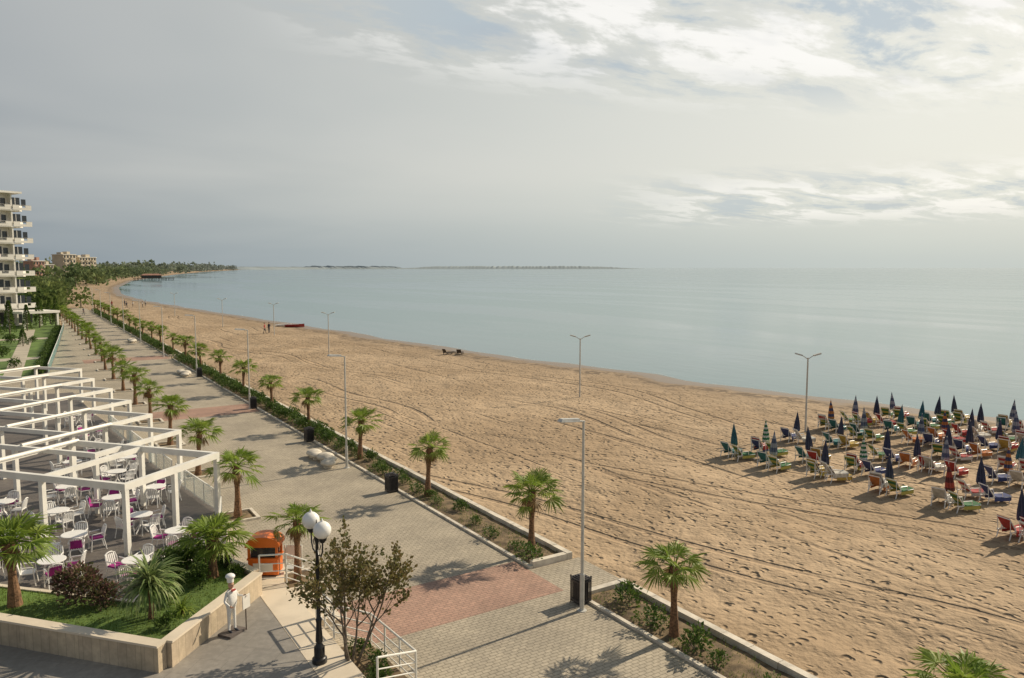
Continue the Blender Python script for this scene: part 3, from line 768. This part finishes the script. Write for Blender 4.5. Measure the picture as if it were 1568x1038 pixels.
# ---------------------------------------------------------------- boats, frames on beach
def boat(k,L=4.2):
    b=MB(); n=9; V=[]
    for i in range(n):
        t=i/(n-1)
        w=.75*(1-(max(0,t-.35)/.65)**2.2)+.02; x=(t-.5)*L; h=.55+.25*t*t
        V+=[(x,-w,h),(x,-w*.75,.15),(x,0,.0+.2*max(0,t-.7)),(x,w*.75,.15),(x,w,h),(x,w*.85,h-.02),(x,0,.22),(x,-w*.85,h-.02)]
    F=[(i*8+j,i*8+(j+1)%8,(i+1)*8+(j+1)%8,(i+1)*8+j) for i in range(n-1) for j in range(8)]+[(0,1,2,3,4,5,6,7)]
    b.add(V,F,k)
    for x in (-.9,.2): b.box((x,0,.42),(.25,1.25,.04),'plastic')
    b.path([(-L/2,-.74,.57),(0,-.74,.66),(L/4,-.6,.7)],[.03]*3,6,'plastic'); b.path([(-L/2,.74,.57),(0,.74,.66),(L/4,.6,.7)],[.03]*3,6,'plastic')
    return b.mesh('rowing_boat_mesh')
b1=boat('redp');b2=boat('plastic')
place('rowing_boat',b1,(43.4,143,-.1),-.6,.85); place('rowing_boat',b2,(42.2,146,-.1),-.2,.7); place('rowing_boat',b1,(20.5,152,-.1),2.0,.6)
for i,(x,y,r_) in enumerate(((46.4,87.2,.3),(47.4,86.2,.9))):
    b=MB(); 
    for s_ in(-1,1): b.beam((-1,s_*.35,.4),(1,s_*.35,.4),.06,.1,'dark'); 
    for x_ in(-.9,0,.9):
        for s_ in(-1,1): b.box((x_,s_*.35,.18),(.07,.07,.4),'dark')
    for j in range(12): b.box((-.95+j*.17,0,.46),(.12,.8,.025),'dark')
    b.beam((-.95,0,.46),(-1.25,0,1.0),.7,.04,'dark'); b.obj('wooden_bench',loc=(x,y,-.2),rz=r_,sc=.85)

# ---------------------------------------------------------------- park on the left
b=MB(); b.prism([(-80,90),(1.6,90),(3.6,125),(6.1,160),(8.6,238),(-80,238)],-.1,.06,'kerb','lawn'); b.obj('park_lawn')
b=MB()
b.prism([(-40,103),(2.2,108),(2.3,111),(-40,107)],.0,.07,'path'); b.prism([(-1.8,91),(-.2,91),(2.2,160),(.6,160)],.0,.074,'path'); b.prism([(-40,138),(4.3,138),(4.4,141),(-40,141)],.0,.078,'path'); b.obj('park_path')
balus('turquoise_fence',[(2.2,92),(4.4,125),(6.6,160)],1.1,.0,'teal')
random.seed(20)
for i in range(60): 
    y=92+i*1.15; x=1.4+(y-92)*.064; place('shrub',random.choice(shr),(x,y,.06),U(0,6),U(1.0,1.6))
def conifer(seed,h=5,r=.8):
    random.seed(seed); b=MB(); b.path([(0,0,0),(0,0,h*.9)],[.12,.02],8,'bark')
    for i in range(1200):
        t=R()**.8; rr=r*(1-t)**.7*U(.6,1.05); a=U(0,6.28)
        leafq(b,(math.cos(a)*rr,math.sin(a)*rr,.3+t*(h-.3)),U(.15,.3),'shrub',Vector((math.cos(a),math.sin(a),U(0,1.5))))
    return b.mesh('cypress_mesh%d'%seed)
cs=[conifer(1),conifer(2,4,1.1)]
for x,y,s_ in ((-1.5,150,1.1),(1.0,158,.9),(-3.4,145,1.2),(3.0,165,1.1),(5.0,176,1.0),(-6,150,1.3),(0.2,127,.6),(-2.6,118,.5),(5.6,168,.8),(6.3,185,1.0)): place('cypress_tree',random.choice(cs),(x,y,.05),U(0,6),s_)
for x,y,s_ in ((-2,113,2),(-.8,100,1.6),(-3.2,101,1.8),(-1.3,132,2.2),(1.4,133,1.5),(-3.5,128,2)): place('shrub',random.choice(shr),(x,y,.05),U(0,6),s_)

# ---------------------------------------------------------------- hotel tower
M['rend']=mat('white_render',(.76,.73,.66),.8,.1,.3)
def hotel():
    b=MB(); x1=0; x0=-23; y0=0; fl=3.05; nf=8
    b.box(((x0+x1)/2-.4,y0+8,fl*nf/2+.2),(x1-x0-.8,14,fl*nf+.4),'rend')
    bays=[-21.5+3.55*i for i in range(7)]
    for f in range(nf):
        z=f*fl+.3
        b.box(((x0+x1)/2,y0+.35,z+.0),(x1-x0,1.5,.2),'rend')
        for i,bx in enumerate(bays):
            b.box((bx-1.1,y0+.4,z+1.5),(.25,1.3,2.85),'rend')
            if f==0: 
                b.box((bx+.7,y0+.99,z+1.3),(2.6,.06,2.2),'window'); continue
            b.box((bx+.1,y0+.98,z+1.45),(1.6,.05,2.0),'window'); b.box((bx+1.55,y0+.98,z+1.55),(.8,.05,1.3),'window')
            b.box((bx+.1,y0+.94,z+1.45),(.08,.05,2.0),'plastic')
            b.box((bx+.65,y0-.4,z+.3),(3.2,.12,.42),'rend')
            b.box((bx-.4,y0-.405,z+.72),(1.1,.12,.46),'rend'); b.box((bx+1.75,y0-.405,z+.72),(1.0,.12,.46),'rend')
            b.path([(bx-.95,y0-.42,z+1.0),(bx+2.25,y0-.42,z+1.0)],[.035,.035],6,'galv')
        b.prism([(x1-.1,y0-.1),(x1+1.0,y0+.9),(x1+1.0,y0+3.6),(x1-.1,y0+4.4)],z-.1,z+.1,'rend')
        if f: b.beam((x1-.1,y0-.1,z+.5),(x1+1.0,y0+.9,z+.55),.1,.8,'rend'); b.beam((x1+1,y0+.95,z+.5),(x1+1,y0+3.6,z+.55),.1,.8,'rend')
        b.box((x1-.75,y0+2.2,z+1.4),(.2,1.8,2.1),'window')
    b.box(((x0+x1)/2,y0+7,fl*nf+.5),(x1-x0+.6,16,.35),'rend')
    b.box((x1-12,y0+7,fl*nf+1.3),(6,6,1.4),'rend'); b.path([(x1-3,y0+6,fl*nf+.6),(x1-3,y0+6,fl*nf+2.2)],[.05,.03],6,'galv')
    b.prism([(x1-4,y0-8),(x1+2.5,y0-8),(x1+2.5,y0-1),(x1-4,y0-1)],2.7,3.1,'rend')
    for px in (x1-3.6,x1+2.2):
        for py in (y0-7.6,y0-1.5): b.box((px,py,1.4),(.35,.35,2.8),'rend')
    b.obj('hotel_building',loc=(.8,172,0),rz=math.radians(24))
hotel()
M['sandblk']=mat('cream_render',(.52,.45,.34),.85,.12,.2); M['brickr']=mat('terracotta_render',(.40,.24,.18),.85,.15,.2); M['roof']=mat('clay_roof',(.28,.15,.11),.9,.2,.5)
def block(name,x,y,w,d,h,k,nf,nb):
    b=MB(); b.box((0,0,h/2),(w,d,h),k); fl=h/nf
    for f in range(nf):
        for i in range(nb):
            bx=-w/2+(i+.5)*w/nb; b.box((bx,-d/2-.02,f*fl+fl*.55),(w/nb*.5,.06,fl*.5),'window')
            if i%2==0: b.box((bx,-d/2-.7,f*fl+fl*.2),(w/nb*.9,1.4,.9),k)
        b.box((0,-d/2-.1,f*fl+.1),(w+.1,.3,.2),'rend')
    b.box((0,0,h+.2),(w+1,d+1,.4),'rend'); b.box((w*.2,0,h+1.4),(w*.25,d*.4,2.2),k); b.box((-w*.3,0,h+1.1),(w*.18,d*.4,1.6),k)
    b.obj(name,loc=(x,y,0),rz=math.radians(30))
block('apartment_building',44.0,700,14,14,19,'sandblk',6,6)
block('apartment_building',31.0,690,10,14,21,'sandblk',6,4)
block('apartment_building',9,560,7,10,15,'brickr',5,4)
block('apartment_building',16,640,8,10,13,'sandblk',4,4)

# ---------------------------------------------------------------- coastal forest
random.seed(30); b=MB()
def ftree(x,y,h,w,n,ls):
    b.path([(x,y,0),(x,y,h*.5)],[.2,.1],5,'bark',False)
    cl=[(Vector((x+U(-.4,.4)*w,y+U(-.4,.4)*w,h*U(.3,.8))),U(.28,.42)*w) for _ in range(6)]
    for i in range(n):
        c,r=random.choice(cl); d=Vector((U(-1,1),U(-1,1),U(-.7,1))).normalized(); p=c+d*r*U(.6,1.05); p.z=max(.3,p.z)
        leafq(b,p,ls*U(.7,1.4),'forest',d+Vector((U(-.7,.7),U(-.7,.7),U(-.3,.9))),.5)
for i in range(190):
    y=U(200,520); back=shx(y)-U(24,70)
    if y<240: back=U(-5,8)
    ftree(back,y,U(3.5,7),U(4,6.5),120,.85)
for i in range(240):
    y=U(500,1500); ftree(shx(y)-U(14,120),y,U(7,12),U(9,14),70,2.2)
for i in range(300):
    t=R(); y=1400+3000*t; ftree(shx(y)-U(20,500),y,U(12,19),U(20,36),40,6)
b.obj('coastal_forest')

def ridge(name,p0,p1,hfun,n=260,depth=200):
    b=MB(); p0=Vector((*p0,0));p1=Vector((*p1,0)); nrm=(p1-p0).cross(Vector((0,0,1))).normalized(); V=[]
    for i in range(n+1):
        t=i/n; p=p0.lerp(p1,t); h=hfun(t,i); V+=[p+nrm*depth+Vector((0,0,-.5)),p+nrm*depth*.6+Vector((0,0,h*.8)),p+Vector((0,0,h)),p-nrm*depth+Vector((0,0,-.5))]
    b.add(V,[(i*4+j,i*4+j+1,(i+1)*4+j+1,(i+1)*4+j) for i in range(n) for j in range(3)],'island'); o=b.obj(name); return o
def pol(px,D):
    a=math.atan((px-784)/1176/1.0043)+math.radians(32.7); return (math.sin(a)*D,math.cos(a)*D)
def hf(base,amp,s_,e=.08):
    return lambda t,i: max(.5,(base+amp*noise.noise(Vector((i*.35,s_,0)))+amp*.7*noise.noise(Vector((i*.06,s_,5))))*min(1,t/e,(1-t)/e))
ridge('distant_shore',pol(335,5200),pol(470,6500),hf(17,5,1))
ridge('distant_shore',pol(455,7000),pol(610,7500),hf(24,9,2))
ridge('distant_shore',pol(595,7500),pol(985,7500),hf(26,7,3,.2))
b=MB(); b.box((0,0,1.6),(34,9,.4),'dark')
for i in range(12):
    for s_ in(-1,1): b.path([(-16+i*2.9,s_*4,-.6),(-16+i*2.9,s_*4,1.5)],[.2,.2],6,'dark')
b.box((-2,0,3.0),(16,7,2.4),'dark'); b.add([(-11,-4.5,4.2),(7,-4.5,4.2),(7,4.5,4.2),(-11,4.5,4.2),(-8,0,5.6),(4,0,5.6)],[(0,1,5,4),(2,3,4,5),(1,2,5),(3,0,4),(0,3,2,1)],'roof')
for i in range(5): b.box((-8+i*3,-3.53,3.1),(1.5,.08,1.2),'window')
b.obj('pier_house',loc=(105,770,0),rz=.0)

# ---------------------------------------------------------------- light & sky
el=math.radians(34); az=math.radians(86)
sd=Vector((math.sin(az)*math.cos(el),math.cos(az)*math.cos(el),math.sin(el)))
L=bpy.data.lights.new('sun','SUN'); L.energy=5.0; L.angle=math.radians(.6); L.color=(1,.86,.66)
lo=bpy.data.objects.new('sun',L); scene.collection.objects.link(lo); lo.rotation_euler=sd.to_track_quat('Z','Y').to_euler()
w=bpy.data.worlds.new('World'); scene.world=w; w.use_nodes=True; nt=w.node_tree; bgn=nt.nodes['Background']; bgn.inputs[1].default_value=.1
sky=N(nt,'ShaderNodeTexSky',sky_type='NISHITA'); sky.sun_disc=False; sky.sun_elevation=el; sky.sun_rotation=az; sky.dust_density=3
G=N(nt,'ShaderNodeTexCoord').outputs['Generated']; s=N(nt,'ShaderNodeSeparateXYZ'); nt.links.new(G,s.inputs[0]); X,Y,Z=s.outputs
K=10
def kc(c): return [x*K for x in c]
fx=maprange(nt,X,-.05,.85,0,1,False)
base=mixc(nt,fx,kc((.35,.38,.40)),kc((.82,.82,.735)))
flat=N(nt,'ShaderNodeVectorMath',operation='DIVIDE'); cb=N(nt,'ShaderNodeCombineXYZ')
zz=math_(nt,'ADD',math_(nt,'MAXIMUM',Z,0.0),.10)
for i in range(3): nt.links.new(zz,cb.inputs[i])
nt.links.new(G,flat.inputs[0]); nt.links.new(cb.outputs[0],flat.inputs[1]); FV=flat.outputs[0]
soft=maprange(nt,noise_(nt,mapping(nt,FV,(.6,.6,0)),1.0,3,.5,.3),.3,.7)
base=mixc(nt,math_(nt,'MULTIPLY',soft,.28),base,kc((.76,.74,.68)))
hz=maprange(nt,Z,.0,.13,1,0)
base=mixc(nt,math_(nt,'MULTIPLY',hz,.75),base,mixc(nt,fx,kc((.235,.295,.35)),kc((.50,.58,.575))))
cl=noise_(nt,mapping(nt,FV,(1.0,1.9,0),(0,0,.55),(2.2,.7,0)),1.6,7,.62,.25)
cm=maprange(nt,cl,.48,.575)
zsh=math_(nt,'ADD',Z,math_(nt,'MULTIPLY',math_(nt,'SUBTRACT',X,.6),.14))
reg=math_(nt,'MULTIPLY',maprange(nt,X,.18,.55),maprange(nt,zsh,.19,.27))
reg2=math_(nt,'MULTIPLY',math_(nt,'MULTIPLY',maprange(nt,X,.6,.78),maprange(nt,Z,.045,.07)),maprange(nt,Z,.09,.13,1,0))
reg=math_(nt,'ADD',reg,math_(nt,'MULTIPLY',reg2,.75),clamp=True)
gap=math_(nt,'MULTIPLY',maprange(nt,cl,.38,.48,1,0),math_(nt,'MULTIPLY',reg,.8))
base=mixc(nt,gap,base,kc((.43,.52,.59)))
base=mixc(nt,math_(nt,'MULTIPLY',cm,reg),base,kc((1.0,.98,.93)))
dk=maprange(nt,noise_(nt,mapping(nt,FV,(.8,1.2,0),(0,0,.9)),1.3,4,.6,.4),.50,.68)
base=mixc(nt,math_(nt,'MULTIPLY',dk,math_(nt,'MULTIPLY',reg,.4)),base,kc((.48,.52,.55)))
up=maprange(nt,Z,.40,.7)
base=mixc(nt,up,base,kc((.18,.21,.25)))
bk_=maprange(nt,X,-.5,-.1,1,0)
base=mixc(nt,math_(nt,'MULTIPLY',bk_,.5),base,kc((.2,.22,.25)))
out=mixc(nt,.1,base,sky.outputs[0])
nt.links.new(out,bgn.inputs[0])

# ---------------------------------------------------------------- camera
cam=bpy.data.cameras.new('camera'); cam.sensor_width=36; cam.lens=27.0; cam.clip_end=120000; cam.clip_start=.1
co=bpy.data.objects.new('camera',cam); scene.collection.objects.link(co); co.location=(0,0,11)
co.rotation_euler=(math.radians(90-5.3),0,math.radians(-32.7)); scene.camera=co
